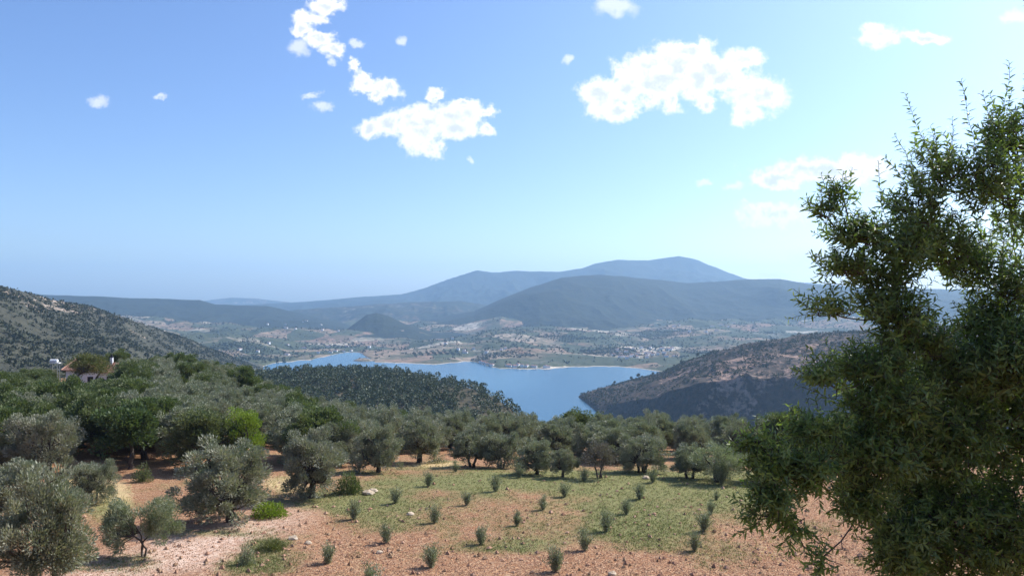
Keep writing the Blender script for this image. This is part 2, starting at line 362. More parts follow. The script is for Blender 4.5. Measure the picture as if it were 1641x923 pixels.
# wooded promontory in the middle distance
TB = []
for px, py, Y in [(-200, 640, 600), (200, 610, 640), (300, 604, 650), (430, 600, 650), (480, 597, 660), (560, 595, 660), (640, 599, 640), (700, 606, 600), (760, 622, 540), (800, 642, 490), (826, 664, 450), (850, 700, 430), (900, 860, 420), (1000, 990, 420)]:
    z = zc(py, Y); TB.append((px, (225, min(-112, z-30)), (330, z-7), (Y-70, z-1), (Y, z), (Y+50, z-25), (Y+230, -162)))
def fB(U, x, Y):
    z, Ys, Zs = prof(U, Y, TB)
    z = z+fbm(x, Y, 60, 4, 0.5, 3)*2.2+ridged(x, Y, 90, 3, 4)*sstep(0, 80, Y-Ys[3])*8
    return z, {'rock': np.zeros_like(z)+0.03*sstep(640, 800, U)}
# steep rocky hill right of the lake
TC = [(880, (1240, -170), (1250, -170), (1270, -170), (1290, -170), (1300, -170)), (922, (1240, -160), (1252, -158), (1275, -155), (1290, -153), (1330, -158)), (932, (1246, -152), (1256, -147), (1275, -145), (1292, -147), (1340, -155)),
 (960, (1073, -152), (1120, -143), (1200, -136), (1290, zc(622, 1290)), (1380, -155)), (1000, (1017, -152), (1050, -130), (1150, -124), (1300, zc(613, 1300)), (1420, -155)),
 (1050, (945, -152), (968, -112), (1120, -108), (1300, zc(600, 1300)), (1450, -155)), (1100, (905, -152), (924, -98), (1080, -92), (1250, zc(578, 1250)), (1500, -155)),
 (1150, (885, -152), (904, -88), (1030, -80), (1200, zc(563, 1200)), (1500, -155)), (1200, (870, -152), (890, -84), (1010, -71), (1150, zc(551, 1150)), (1500, -155)),
 (1300, (850, -152), (870, -77), (1000, -60), (1150, zc(536, 1150)), (1500, -155)), (1400, (830, -152), (851, -66), (980, -52), (1150, zc(530, 1150)), (1500, -155)),
 (1641, (800, -152), (822, -55), (980, -40), (1150, zc(512, 1150)), (1500, -155)), (2400, (760, -152), (785, -40), (980, -20), (1150, zc(480, 1150)), (1500, -155))]
def fC(U, x, Y):
    z, Ys, Zs = prof(U, Y, TC)
    t = sstep(0, 90, Y-Ys[0])*sstep(0, 160, Ys[3]-Y+80)
    cl = sstep(0, 25, Y-Ys[0])*sstep(60, 0, Y-Ys[1])
    amp = sstep(940, 1080, U)
    z = z+(ridged(x, Y*1.6, 120, 4, 1)-0.45)*11*t*amp+fbm(x, Y, 25, 3, 0.5, 6)*2.0*amp+(ridged(x, z*2.0, 40, 3, 8)-0.4)*9*cl*amp
    rock = 0.10*sstep(-40, 20, Y-Ys[1])*sstep(260, 60, Y-Ys[1])*sstep(980, 1150, U)-0.03
    return z, {'rock': rock}
# long scrubby hillside on the left
TD = []
for px, py, Y, nY, nz in [(-700, 420, 760, 420, -50), (-100, 446, 850, 440, -54), (0, 459, 900, 450, -55), (40, 469, 930, 460, -55), (75, 480, 980, 470, -55), (130, 489, 1050, 480, -56), (200, 508, 1150, 500, -58), (300, 543, 1350, 640, -88), (360, 568, 1500, 900, -118), (420, 594, 1700, 1300, -150), (470, 650, 1800, 1500, -172), (520, 700, 1850, 1600, -180)]:
    z = zc(py, Y); TD.append((px, (nY*0.55, nz-45), (nY, nz), (Y*0.86, z-8-0.05*Y*0.14), (Y, z), (Y+700, -160)))
def fD(U, x, Y):
    z, Ys, Zs = prof(U, Y, TD)
    t = sstep(0, 260, Y-Ys[0])*sstep(-40, 260, Ys[3]-Y)
    z = z+(ridged(x*1.3, Y*0.8, 260, 4, 2)-0.5)*22*t*sstep(430, 250, U)+fbm(x, Y, 30, 3, 0.5, 7)*2
    rock = 0.15*sstep(230, 40, Ys[3]-Y)*sstep(260, 120, U)-0.05
    return z, {'rock': rock}
# the far shore, the valley and the mountains as one sheet out to the horizon
SH = [(-800, 2000), (300, 2000), (415, 1840), (440, 1990), (500, 2110), (556, 2420), (578, 2400), (588, 2180), (600, 2020), (650, 1990), (700, 1950), (735, 2020), (756, 2050), (768, 1990), (780, 1900), (800, 1830), (880, 1815), (905, 1850), (930, 1880), (960, 1900), (1000, 1860), (1040, 1800), (1062, 1740), (1400, 1700), (2600, 1700)]
def crest(pts, Y): return [p[0] for p in pts], [zc(p[1], Y) for p in pts]
RIDGES = [  # (outline in photograph positions), depth, half width near, half width far, forest
 ([(-900, 440), (0, 462), (70, 473), (150, 475), (250, 478), (320, 481), (345, 488), (430, 491), (470, 500), (560, 520), (620, 560), (2600, 600)], 4700, 1500, 1500, 0.8),
 ([(-900, 560), (380, 560), (420, 505), (470, 497), (540, 492), (600, 488), (660, 484), (740, 482), (830, 500), (900, 540), (2600, 600)], 5500, 1100, 900, 0.55),
 ([(-900, 600), (500, 560), (520, 546), (548, 533), (572, 515), (588, 504), (604, 501), (622, 506), (648, 518), (690, 531), (745, 548), (2600, 620)], 3700, 800, 420, 1.0),
 ([(-900, 620), (600, 570), (640, 530), (665, 519), (700, 508), (760, 498), (800, 480), (850, 462), (900, 448), (960, 443), (1050, 447), (1100, 453), (1150, 451), (1200, 448), (1250, 447), (1300, 456), (1400, 462), (1641, 466), (2600, 440)], 4900, 2050, 1500, 1.0),
 ([(-900, 495), (330, 492), (440, 486), (500, 483), (560, 477), (640, 471), (680, 461), (720, 445), (765, 433), (800, 437), (830, 434), (900, 435), (930, 431), (960, 421), (990, 415), (1040, 416), (1088, 407), (1120, 416), (1160, 433), (1190, 445), (1250, 458), (1400, 468), (2600, 480)], 8200, 1900, 1500, 0.9),
 ([(-900, 495), (300, 486), (335, 481), (370, 477), (410, 478), (460, 484), (520, 492), (1200, 492), (1280, 452), (1330, 456), (1400, 462), (2600, 480)], 10800, 1500, 1200, 0.5)]
def fE(U, x, Y):
    rs = np.interp(U, [s[0] for s in SH], [s[1] for s in SH])+fbm(U, Y*0, 14, 3, 0.5, 12)*22
    t = Y-rs
    big = fbm(x, Y, 420, 4, 0.5, 21); sm = fbm(x, Y, 120, 4, 0.5, 22)
    tt = t*sstep(600, 0, t)+(Y-1950)*(1-sstep(600, 0, t))
    rise = 3+np.interp(U, [250, 430, 740, 830], [0.04, 0.012, 0.012, 0.045])*np.clip(tt, 0, 1150)+big*np.clip(t*0.08, 0, 52)+sm*np.clip(t*0.03, 0, 9)
    z = np.where(t > 0, -150+rise*sstep(0, 60, t), -151-np.clip(-t*0.1, 0, 15))
    pen = 6*np.exp(-(((U-582)/26)**2+((Y-2085)/55)**2)*1.4)-3.0
    z = np.where((t < 0) & (pen > 0), np.maximum(z, -151+pen*2.5), z)
    z = np.where(t > 0, np.maximum(z, -150+2.5*sstep(0, 60, t)), z)
    forest = 0.0*z
    for i, (o, Yc, wn, wf, fo) in enumerate(RIDGES):
        us, zs = crest(o, Yc); c = np.interp(U, us, zs)
        k = np.exp(-((np.arange(-6, 7))/3.0)**2)
        dy = (Y-Yc)+fbm(x, Y, wn*0.5, 3, 0.5, 30+i)*wn*0.22
        p = np.clip(1-np.where(dy < 0, -dy/wn, dy/wf), 0, 1)
        base = -150; ps = p*p*(3-2*p)*0.45+p*0.55
        rg = (ridged(x*1.5, Y*0.7, wn*0.42, 5, 40+i)-0.5)
        zr = base+(c-base)*ps+rg*np.clip(c-base, 0, 500)*0.62*ps*(1-ps)*(2.2)
        zr = zr+fbm(x, Y, wn*0.15, 4, 0.5, 50+i)*np.clip(c-base, 0, 600)*0.03*np.sqrt(p)
        zr = np.where(p > 0, zr, -400)
        fm = sstep(0.13, 0.34, ps)*fo
        win = zr > z; z = np.maximum(z, zr); forest = np.where(win, np.maximum(fm, forest*0.3), forest)
    shore = np.where(t > 0, sstep(45, 0, t), sstep(1.0, 0, z+150.0)*(z > -151))*0.9
    return z, {'forest': forest, 'shore': shore}
EM = far_mat()
sheet('far_terrain', fE, -900, 2600, 1300, 1650, 12400, 560, EM, 'far valley farmland and blue mountains beyond the lake')
sheet('wooded_hill', fB, -200, 1000, 420, 225, 900, 160, hill_mat('wood_floor', (0.055, 0.052, 0.032), (0.095, 0.075, 0.046), (0.24, 0.17, 0.12), 0.02, (0.6, 0.7), 0.15, 1.0), 'low wooded promontory in front of the lake')
sheet('rocky_hill', fC, 870, 2400, 800, 740, 1520, 330, hill_mat('rocky_slope', (0.05, 0.043, 0.034), (0.10, 0.072, 0.052), (0.34, 0.225, 0.165), 0.018, (0.55, 0.64), 0.16, 3.0), 'steep rocky scrub hill on the right shore')
sheet('left_hill', fD, -700, 520, 620, 240, 2600, 330, hill_mat('scrub_slope', (0.05, 0.051, 0.036), (0.075, 0.072, 0.05), (0.40, 0.31, 0.24), 0.015, (0.57, 0.66), 0.1, 3.0), 'long scrub covered hillside sloping down to the lake')
wp = np.array([(-13000, 150, -150), (13000, 150, -150), (13000, 12500, -150), (-13000, 12500, -150)], float)
tag(ob('water', mesh_np('water', wp, np.array([[0, 1, 2, 3]]), 4, [water_mat()])), 'calm blue lake', kind='structure')

# ------------------------------------------------------------------ far woods and scrub (uncountable masses)
def scatter_on(fz, u0, u1, Y0, Y1, n, g, keep=None):
    U = g.uniform(u0, u1, n); Y = np.sqrt(g.uniform(Y0**2, Y1**2, n)); x = (U-CX)/F*Y; z, at = fz(U, x, Y)
    k = z > -148
    if keep is not None: k &= keep(U, x, Y, z, at, g)
    return np.stack([x, Y, z], 1)[k]
def shrub_mass(P, size, nleaf, g, tall=1.0, leaf=0.38, lift=0.5):
    """every plant a tuft of leafy faces through a dome volume"""
    n = len(P); s = g.uniform(*size, n)
    d = unit(n*nleaf, g).reshape(n, nleaf, 3); rad = g.uniform(0.35, 1, (n, nleaf, 1))**0.6
    p = P[:, None]+(d*rad*np.array([0.5, 0.5, 0.5*tall]))*s[:, None, None]
    p[..., 2] += (s*tall*lift)[:, None]
    dd = nrm(d+unit(n*nleaf, g).reshape(n, nleaf, 3)*0.8+np.array([0, 0, 0.4])); nn = unit(n*nleaf, g)
    L = (s[:, None]*leaf*g.uniform(0.7, 1.3, (n, nleaf))).ravel()
    return leaves_np(p.reshape(-1, 3)-dd.reshape(-1, 3)*L[:, None]*0.4, dd.reshape(-1, 3), nn, L, L*0.75)
g = np.random.default_rng(3)
P = scatter_on(fB, 150, 900, 300, 760, 9000, g)
P = P[:6500]
Up = CX+F*P[:, 0]/P[:, 1]; kk = g.random(len(P)) < 1-0.62*sstep(620, 780, Up+60*fbm(P[:, 0], P[:, 1], 60, 3, 0.5, 70)); P = P[kk]
v, f = shrub_mass(P[::2], (3.6, 6.6), 110, g, 1.1, 0.19, 0.5); v2, f2 = shrub_mass(P[1::2], (1.6, 4.6), 44, g, 0.9, 0.3, 0.5)
v, f = np.vstack([v, v2]), np.vstack([f, f2+len(v)])
tag(ob('pine_wood', mesh_np('pine_wood', v, f, 4, [PINE])), 'pine wood covering the promontory before the lake', 'wood', kind='stuff')
P = scatter_on(fC, 900, 1750, 780, 1400, 16000, g, lambda U, x, Y, z, at, g: g.random(len(U)) < 0.25+0.75*(fbm(x, Y, 50, 3, 0.5, 61) > -0.05))
v, f = shrub_mass(P, (1.6, 4.2), 14, g, 0.8, 0.5, 0.35)
tag(ob('hillside_scrub', mesh_np('hillside_scrub', v, f, 4, [SCRUB])), 'dark scrub scattered over the rocky right hill', 'scrub', kind='stuff')
P = scatter_on(fD, -300, 460, 420, 1750, 42000, g, lambda U, x, Y, z, at, g: g.random(len(U)) < 0.35+0.65*(fbm(x, Y, 70, 3, 0.5, 62) > -0.1))
v, f = shrub_mass(P, (1.8, 5.0), 9, g, 0.75, 0.55, 0.3)
tag(ob('hillside_scrub', mesh_np('hillside_scrub.001', v, f, 4, [SCRUB])), 'grey green scrub over the long left hillside', 'scrub', kind='stuff')
def kE(U, x, Y, z, at, g): return (at['forest'] < 0.5) & ((fbm(x, Y, 160, 3, 0.5, 63) > -0.05) | (g.random(len(U)) < 0.2))
P = scatter_on(fE, -50, 1500, 1800, 4600, 22000, g, kE)
v, f = shrub_mass(P, (4.0, 9.0), 6, g, 0.7, 0.7, 0.3)
tag(ob('valley_trees', mesh_np('valley_trees', v, f, 4, [SCRUB])), 'dark trees and hedges dotted over the far valley', 'trees', kind='stuff')
# far orchards in straight rows
rows = []
for (px, Y, w_, d_, a) in [(810, 2060, 150, 110, 0.5), (985, 2230, 150, 190, 0.15), (905, 2700, 150, 150, 0.9), (420, 2060, 130, 130, 0.3), (1110, 2300, 130, 150, 0.7), (700, 2200, 120, 100, 0.2), (380, 2350, 170, 140, 1.0), (1060, 2900, 200, 200, 0.4)]:
    i, j = np.meshgrid(np.arange(-w_/2, w_/2, 17), np.arange(-d_/2, d_/2, 11)); i = i.ravel(); j = j.ravel()
    x = (px-CX)/F*Y+i*math.cos(a)-j*math.sin(a); y = Y+i*math.sin(a)+j*math.cos(a); U = CX+F*x/y
    z, _ = fE(U, x, y); rows.append(np.stack([x, y, z], 1))
v, f = shrub_mass(np.vstack(rows), (6, 8), 9, g, 0.8, 0.6, 0.35)
tag(ob('far_orchard', mesh_np('far_orchard', v, f, 4, [SCRUB])), 'dotted rows of orchard trees on the far shore', 'orchard', kind='stuff')

# ------------------------------------------------------------------ far houses
def house_mesh(name, w_, d_, h_, rh):
    b = MB(); b.box((-w_/2, -d_/2, -3), (w_/2, d_/2, h_))
    nw = 6
    e = 0.5; b.add([(-w_/2-e, -d_/2-e, h_+.02), (w_/2+e, -d_/2-e, h_+.02), (w_/2+e, d_/2+e, h_+.02), (-w_/2-e, d_/2+e, h_+.02), (-w_/2+1.5, 0, h_+rh), (w_/2-1.5, 0, h_+rh)],
          [(0, 1, 5, 4), (2, 3, 4, 5), (3, 2, 1, 0)])
    b.add([(-w_/2-e, -d_/2-e, h_+.02), (-w_/2-e, d_/2+e, h_+.02), (-w_/2+1.5, 0, h_+rh), (w_/2+e, -d_/2-e, h_+.02), (w_/2+e, d_/2+e, h_+.02), (w_/2-1.5, 0, h_+rh)], [(0, 2, 1), (3, 4, 5)])
    n = 9
    for i in np.linspace(-w_/2+1.6, w_/2-1.6, 3): b.box((i-0.5, -d_/2-0.03, 1.0), (i+0.5, -d_/2+0.1, 2.2))
    me = b.mesh(name, [WHITE, TERRA, DARK])
    # triangles first (roof ends), then quads: wall box 6, roof 3, windows 6 each
    me.polygons.foreach_set('material_index', np.array([1]*2+[0]*6+[1]*3+[2]*18, np.int32))
    return me
HM = [house_mesh('farmhouse', 10, 7, 4.2, 1.6), house_mesh('farmhouse_long', 14, 7, 3.8, 1.5), house_mesh('farmhouse_tall', 8, 8, 6, 1.4)]
ONES = ['', 'first', 'second', 'third', 'fourth', 'fifth', 'sixth', 'seventh', 'eighth', 'ninth', 'tenth', 'eleventh', 'twelfth', 'thirteenth', 'fourteenth', 'fifteenth', 'sixteenth', 'seventeenth', 'eighteenth', 'nineteenth']
def ordn(n):
    if n < 20: return ONES[n]
    t, u = divmod(n, 10); return {2: 'twentieth', 3: 'thirtieth', 4: 'fortieth'}[t] if u == 0 else {2: 'twenty-', 3: 'thirty-', 4: 'forty-'}[t]+ONES[u]
def far_house(px, Y, k, a, label, group):
    x = (px-CX)/F*Y; z = float(fE(np.array([px]), np.array([x]), np.array([float(Y)]))[0][0])
    if z < -149: z = -149
    o = ob('lakeside_house', HM[k], None, (x, Y, z)); o.rotation_euler = (0, 0, a); tag(o, label, 'house', group)
gh = random.Random(9)
for (px, py, sx_, sy_, n, group, label) in [
    (830, 588, 60, 2.2, 16, 'houses along the small headland', 'tiny pale house on the low headland across the lake, %s from the left'),
    (1035, 567, 52, 9, 34, 'houses of the village on the far shore', 'tiny white house in the village above the far right shore, %s from the left'),
    (1130, 525, 50, 8, 10, 'houses high above the far village', 'tiny pale house on the slope below the dark middle mountain, %s from the left'),
    (500, 560, 120, 9, 14, 'houses around the left arm of the lake', 'tiny pale house in fields beyond the left lake arm, %s from the left'),
    (480, 522, 70, 9, 9, 'houses in the far left valley', 'tiny pale speck of a house far up the left valley, %s from the left'),
    (770, 553, 60, 14, 9, 'houses in the middle of the far valley', 'tiny pale house in fields behind the central far shore, %s from the left')]:
    hn = 0
    for qx in sorted(gh.uniform(px-sx_, px+sx_) for _ in range(n)):
        qy = gh.uniform(py-sy_, py+sy_)
        Ys = np.geomspace(1750, 6000, 900); xs = (qx-CX)/F*Ys; zz = fE(np.full(900, qx), xs, Ys)[0]
        hit = np.nonzero((zz > -(qy-HY)/F*Ys) & (zz > -148.5))[0]
        if len(hit): hn += 1; far_house(qx, float(Ys[hit[0]]), gh.randrange(3), gh.uniform(-0.5, 0.5)+(0 if gh.random() < .7 else 1.5), label % ordn(hn), group)

# ------------------------------------------------------------------ trees
def limb(b, p0, p1, r0, r1, g, k=6, n=6, bend=0.12):
    t = np.linspace(0, 1, n)[:, None]; p = p0+(p1-p0)*t
    L = np.linalg.norm(p1-p0); p = p+np.sin(t*math.pi)*g.normal(size=3)*L*bend*0.5
    p[1:-1] += g.normal(size=(n-2, 3))*L*0.025
    b.tube(p, r0+(r1-r0)*t[:, 0], k)
    return p
def tree_proto(name, seed, H, RX, RZ, CZ, nclump, nleaf, leafL, leafW, mat, stems=1, clump=0.5, trunkR=0.16, lobes=None, up=0.5, barkm=None, label='tree', cat='tree'):
    g = np.random.default_rng(seed)
    root = thing(name, (0, 0, 0), label, cat)
    b = MB(); C = []
    lob = lobes or [(0, 0, CZ, 1.0)]
    for i in range(nclump):
        lx, ly, lz, ls = lob[i % len(lob)]
        d = unit(1, g)[0]
        if d[2] < -0.8: d[2] *= -0.5
        d = nrm(d); q = g.uniform(0.35, 0.92)**0.7
        lump = 1+0.16*math.sin(3*math.atan2(d[1], d[0])+seed)+0.10*math.sin(5*d[2]+seed*1.7)
        C.append(np.array([lx, ly, lz])+d*np.array([RX, RX, RZ])*ls*q*lump*(0.86+0.26*g.random()))
    C = np.array(C)
    tops = []
    for s_ in range(stems):
        a = g.uniform(0, 6.28) if stems > 1 else 0
        a = s_*2*math.pi/stems+g.uniform(-.4, .4)
        off = 0.0 if stems == 1 else 0.08
        p0 = np.array([math.cos(a)*off, math.sin(a)*off, -0.25]); lean = 0.12 if stems == 1 else 0.38
        hh = CZ-RZ*0.45
        p1 = np.array([math.cos(a)*hh*lean, math.sin(a)*hh*lean, hh]); r0 = trunkR/math.sqrt(stems)*1.15
        p = limb(b, p0, p1, r0*1.45, r0*0.75, g, 8, 7, 0.25); tops.append((p[-1], r0))
    for c in C[::2]:
        k = min(range(len(tops)), key=lambda q: np.linalg.norm(tops[q][0]-c))
        limb(b, tops[k][0], c, tops[k][1]*0.5, 0.015, g, 5, 6, 0.25)
    ob('trunk', b.mesh(name+'_trunk', [barkm or BARK], True), root)
    n = nleaf; ci = g.integers(0, len(C), n); csz = clump*g.uniform(0.65, 1.3, len(C))
    d = unit(n, g); rad = g.random(n)[:, None]**0.36
    p = C[ci]+d*rad*csz[ci][:, None]*np.array([1, 1, 0.85])
    out = nrm(p-np.array([0, 0, CZ*0.7])); dd = nrm(d*0.8+out*0.7+np.array([0, 0, up])+unit(n, g)*0.6)
    L = leafL*g.uniform(0.6, 1.4, n); nn = nrm(unit(n, g)+np.array([0, 0, 0.6]))
    v, f = leaves_np(p, dd, nn, L, L*leafW/leafL)
    v[:, 2] = np.maximum(v[:, 2], 0.12)
    ob('crown', mesh_np(name+'_crown', v, f, 4, [mat]), root)
    return root
USED = set()
def plant(proto, loc, s, label, group=None, rz=None):
    rz = random.uniform(0, 6.28) if rz is None else rz
    loc = (float(loc[0]), float(loc[1]), float(loc[2])-0.02)
    if proto.name not in USED:
        USED.add(proto.name); proto.location = loc; proto.rotation_euler = (0, 0, rz)
        proto.scale = s if hasattr(s, '__len__') else (s, s, s); proto['label'] = label
        if group: proto['group'] = group
        return proto
    return copy_tree(proto, loc, rz, s, label, group)
OL = [tree_proto('olive_tree', 100+i, 4.5, 2.3, 2.1, 2.0, 105, 30000, 0.14, 0.047, OLIVE, stems=(1, 2, 1, 3, 1)[i], clump=0.42, trunkR=0.17, cat='olive tree') for i in range(5)]
BR = [tree_proto('broadleaf_tree', 200+i, 5.2, 2.3, 2.4, 2.75, 80, 19000, 0.19, 0.09, BROAD, clump=0.58, trunkR=0.16) for i in range(3)]
def sapling_proto(seed):
    g = np.random.default_rng(seed); root = thing('olive_sapling', (0, 0, 0), 'sapling', 'olive sapling'); b = MB(); P_, D_ = [], []
    for k in range(30):
        a = g.uniform(0, 6.28); sp = g.uniform(0.04, 0.40); h = g.uniform(0.5, 1.2)*(1-0.75*sp)
        t = np.linspace(0, 1, 6)[:, None]; e = np.array([math.cos(a)*sp, math.sin(a)*sp, h]); p = e*t; p[:, :2] *= t**0.5; p = p+g.normal(size=3)*0.03*t; p[0, 2] = -0.05
        b.tube(p, np.linspace(0.011, 0.003, 6), 4); n = 74; q = g.uniform(0.12, 1.0, n)
        P_.append(np.stack([np.interp(q, t[:, 0], p[:, i]) for i in range(3)], 1)+g.normal(size=(n, 3))*0.05)
        D_.append(np.array([0, 0, 0.7])+unit(n, g)*0.8+nrm(e)*0.4)
    P_, D_ = np.vstack(P_), np.vstack(D_); L = g.uniform(0.05, 0.1, len(P_)); v, f = leaves_np(P_, D_, unit(len(P_), g), L, L*0.28)
    ob('stem', b.mesh('sapling_stem', [BARK]), root); ob('crown', mesh_np('sapling_crown', v, f, 4, [OLIVE_G]), root); return root
YO = [sapling_proto(300+i) for i in range(4)]
FAR_HIDE = []

# named trees: (photo column, row of the base, width px, height px) read into real metres on the ground
def fit(px, py, wpx, hpx, w0, h0):
    p = ray(px, py); m = p[1]/F
    return p, (wpx*m/w0, wpx*m/w0, hpx*m/h0)
KEEP = [(392, 44, 72), (205, 50, 64), (147, 40, 118)]      # columns kept open in front of three outstanding trees: column, half width, depth
def pt(proto, px, py, wpx, hpx, label, w0=5.0, h0=4.55, group=None, rz=None):
    p, s = fit(px, py, wpx, hpx, w0, h0); return plant(proto, p, s, label, group, rz)
G1 = 'olive trees bordering the sapling field'
pt(OL[1], 70, 950, 185, 215, 'large sage green olive filling the bottom left corner of the view', group=G1)
pt(OL[4], 20, 835, 150, 110, 'olive tree half hidden behind the large corner olive', group=G1)
T2 = tree_proto('olive_tree', 150, 3.2, 1.0, 1.2, 1.75, 60, 20000, 0.12, 0.035, OLIVE_G, stems=3, clump=0.4, trunkR=0.075, cat='olive tree', lobes=[(-1.15, 0, 1.5, 0.95), (1.0, 0.1, 1.8, 1.1)])
pt(T2, 228, 893, 132, 102, 'young olive with twin rounded crowns and three thin bare stems on the pale track', w0=4.4, h0=3.25, group=G1, rz=0.1)
pt(OL[2], 362, 836, 172, 140, 'broad dark olive with its trunk on the track edge above its own shadow', group=G1)
pt(OL[4], 497, 797, 124, 124, 'upright grey olive with a dark leaning trunk left of the first saplings', group=G1)
pt(OL[3], 148, 806, 84, 78, 'small bushy olive between the corner olive and the red clearing', group=G1)
pt(OL[2], 603, 757, 92, 86, 'round olive on a short trunk behind the upper end of the leftmost sapling row', group=G1)
pt(OL[0], 672, 741, 96, 84, 'pale olive behind the dry grass at the top of the field', group=G1)
pt(OL[4], 545, 748, 90, 82, 'grey olive behind the upright olive and the dark bush', group=G1)
pt(OL[1], 757, 748, 82, 72, 'olive with thin stems standing above the bare patch at the field edge', group=G1)
pt(OL[3], 803, 750, 76, 66, 'low spreading olive between two taller ones at the field edge', group=G1)
pt(OL[2], 858, 760, 76, 62, 'olive with slim bare trunks right behind the third sapling row', group=G1)
pt(OL[0], 902, 764, 52, 52, 'small round olive on a single dark trunk at the grass edge', group=G1)
DRYO = tree_proto('olive_tree', 160, 3.0, 1.35, 1.2, 1.65, 40, 6500, 0.11, 0.035, foliage('sparse_olive_leaf', (0.15, 0.12, 0.10), (0.2, 0.165, 0.14), (0.16, 0.14, 0.12), 0.15), stems=3, clump=0.4, trunkR=0.10, cat='olive tree')
pt(DRYO, 962, 766, 62, 66, 'sparse brownish olive with thin twiggy crown at the grass edge', w0=3.3, h0=3.0, group=G1)
pt(OL[3], 1030, 757, 92, 70, 'wide olive with forked leaning stems beside the gap in the trees', group=G1)
pt(OL[4], 985, 742, 90, 66, 'rounded olive just behind the sparse brownish one', group=G1)
G2 = tree_proto('olive_tree', 170, 3.4, 2.2, 1.25, 1.5, 60, 15000, 0.13, 0.035, OLIVE_G, stems=3, clump=0.5, trunkR=0.1, cat='olive tree')
pt(G2, 1150, 772, 125, 74, 'wide feathery green olive right of the gap in the trees', w0=5.2, h0=3.3, group=G1)
pt(OL[1], 1105, 766, 74, 58, 'low grey olive touching the left side of the feathery green one', group=G1)
pt(OL[0], 1240, 772, 90, 70, 'olive behind the lowest left branches of the near almond', group=G1)
SG = tree_proto('broadleaf_tree', 210, 4.4, 1.7, 1.5, 2.5, 46, 7000, 0.2, 0.13, foliage('fig_leaf', (0.075, 0.11, 0.045), (0.15, 0.19, 0.085), (0.1, 0.13, 0.055), 0.25, 0.55, 0.25), clump=0.55, trunkR=0.12)
pt(SG, 205, 752, 110, 108, 'big leaved glossy green tree above the red clearing', w0=4.4, h0=4.3)
CY = tree_proto('broadleaf_tree', 220, 4.4, 1.15, 1.7, 2.4, 40, 9000, 0.13, 0.05, BRIGHT, clump=0.45, trunkR=0.1)
pt(CY, 392, 752, 74, 104, 'bright yellow green tree standing out among the grey olives', w0=3.1, h0=4.4)
RB = tree_proto('broadleaf_tree', 230, 6, 1.9, 1.7, 4.1, 60, 11000, 0.17, 0.06, BROWNISH, clump=0.6, trunkR=0.13, stems=2)
p = gp(147, 121); plant(RB, p, (1.55, 1.55, 1.08), 'thin crowned yellow green tree with a bare trunk in front of the white house')
p = gp(388, 118); plant(BR[0], p, (1.0, 1.0, 1.2), 'dark round tree rising alone above the left grove against the hillside')
# house behind the thicket
hp = gp(153, 131.0); hz = -13.9
hs = thing('house', (hp[0], hp[1], hz), 'white house with red tiled hip roof half hidden by trees', 'house', rz=0.12, s=0.84)
def hipmesh(name, x0, x1, y0, y1, ze, zr, rx0, rx1, mats, thick=0.12):
    b = MB(); ym = (y0+y1)/2
    vv = [(x0, y0, ze), (x1, y0, ze), (x1, y1, ze), (x0, y1, ze), (rx0, ym, zr), (rx1, ym, zr)]
    b.add(vv, [(0, 1, 5, 4), (2, 3, 4, 5)]); b.add(vv, [(3, 0, 4), (1, 2, 5)])
    b.add([(x0, y0, ze-thick), (x1, y0, ze-thick), (x1, y1, ze-thick), (x0, y1, ze-thick), (x0, y0, ze), (x1, y0, ze), (x1, y1, ze), (x0, y1, ze)], [(0, 1, 5, 4), (1, 2, 6, 5), (2, 3, 7, 6), (3, 0, 4, 7), (3, 2, 1, 0)])
    return b.mesh(name, mats), vv
b = MB(); b.box((-4.2, -3, -1), (1.6, 3, 3.75)); b.box((1.605, -2.2, -1), (5.2, 2.6, 3.1)); ob('wall', b.mesh('house_wall', [WHITE]), hs)
me, vv = hipmesh('house_roof', -4.8, 2.1, -3.6, 3.6, 3.8, 6.2, -2.7, 0.2, [TERRA])
rf = ob('roof', me, hs)
b = MB()
for i, j in ((0, 4), (1, 5), (4, 5), (0, 1)):
    b.tube(np.array([vv[i], vv[j]])+np.array([0, -0.02, 0.05]), [0.13, 0.13], 6)
def tiles(name, x0, x1, y0, ze, y1, zr, rx0, rx1):
    bb = MB()
    for q in np.arange(x0+0.2, x1, 0.34):
        t = 1.0
        if q < rx0: t = (q-x0)/(rx0-x0)
        if q > rx1: t = (x1-q)/(x1-rx1)
        t = max(0.05, min(1, t)); bb.tube([(q, y0, ze+0.03), (q, y0+(y1-y0)*t, ze+(zr-ze)*t+0.03)], [0.075, 0.075], 5)
    return bb.mesh(name, [TERRA])
ob('ridge_tiles', b.mesh('ridge', [TERRA_RIDGE]), rf)
ob('roof_tiles', tiles('tiles', -4.8, 2.1, -3.6, 3.8, 0, 6.2, -2.7, 0.2), rf)
b = MB(); vv2 = [(1.7, -2.8, 3.15), (5.9, -2.8, 3.15), (5.9, 3.0, 3.15), (1.7, 3.0, 3.15), (1.7, 0.1, 5.15), (4.2, 0.1, 4.7)]
b.add(vv2, [(0, 1, 5, 4), (2, 3, 4, 5)]); b.add(vv2, [(1, 2, 5), (3, 0, 4)]); b.add([(q[0], q[1], q[2]-0.02) for q in vv2[:4]], [(3, 2, 1, 0)])
b.tube([vv2[4], vv2[5]], [0.12, 0.12], 6); b.tube([vv2[5], vv2[1]], [0.1, 0.1], 6)
for q in np.arange(1.9, 5.6, 0.34):
    t = 1 if q < 4.2 else (5.9-q)/1.7
    b.tube([(q, -2.8, 3.18), (q, -2.8+2.9*t, 3.18+(4.9-3.15)*t*0.98)], [0.075, 0.075], 5)
ob('roof', b.mesh('wing_roof', [TERRA]), hs)['label'] = 'lower red tiled roof of the side wing'
b = MB(); b.box((2.75, -0.3, 4.3), (3.25, 0.2, 5.9)); ch = ob('chimney', b.mesh('chimney', [WHITE]), hs)
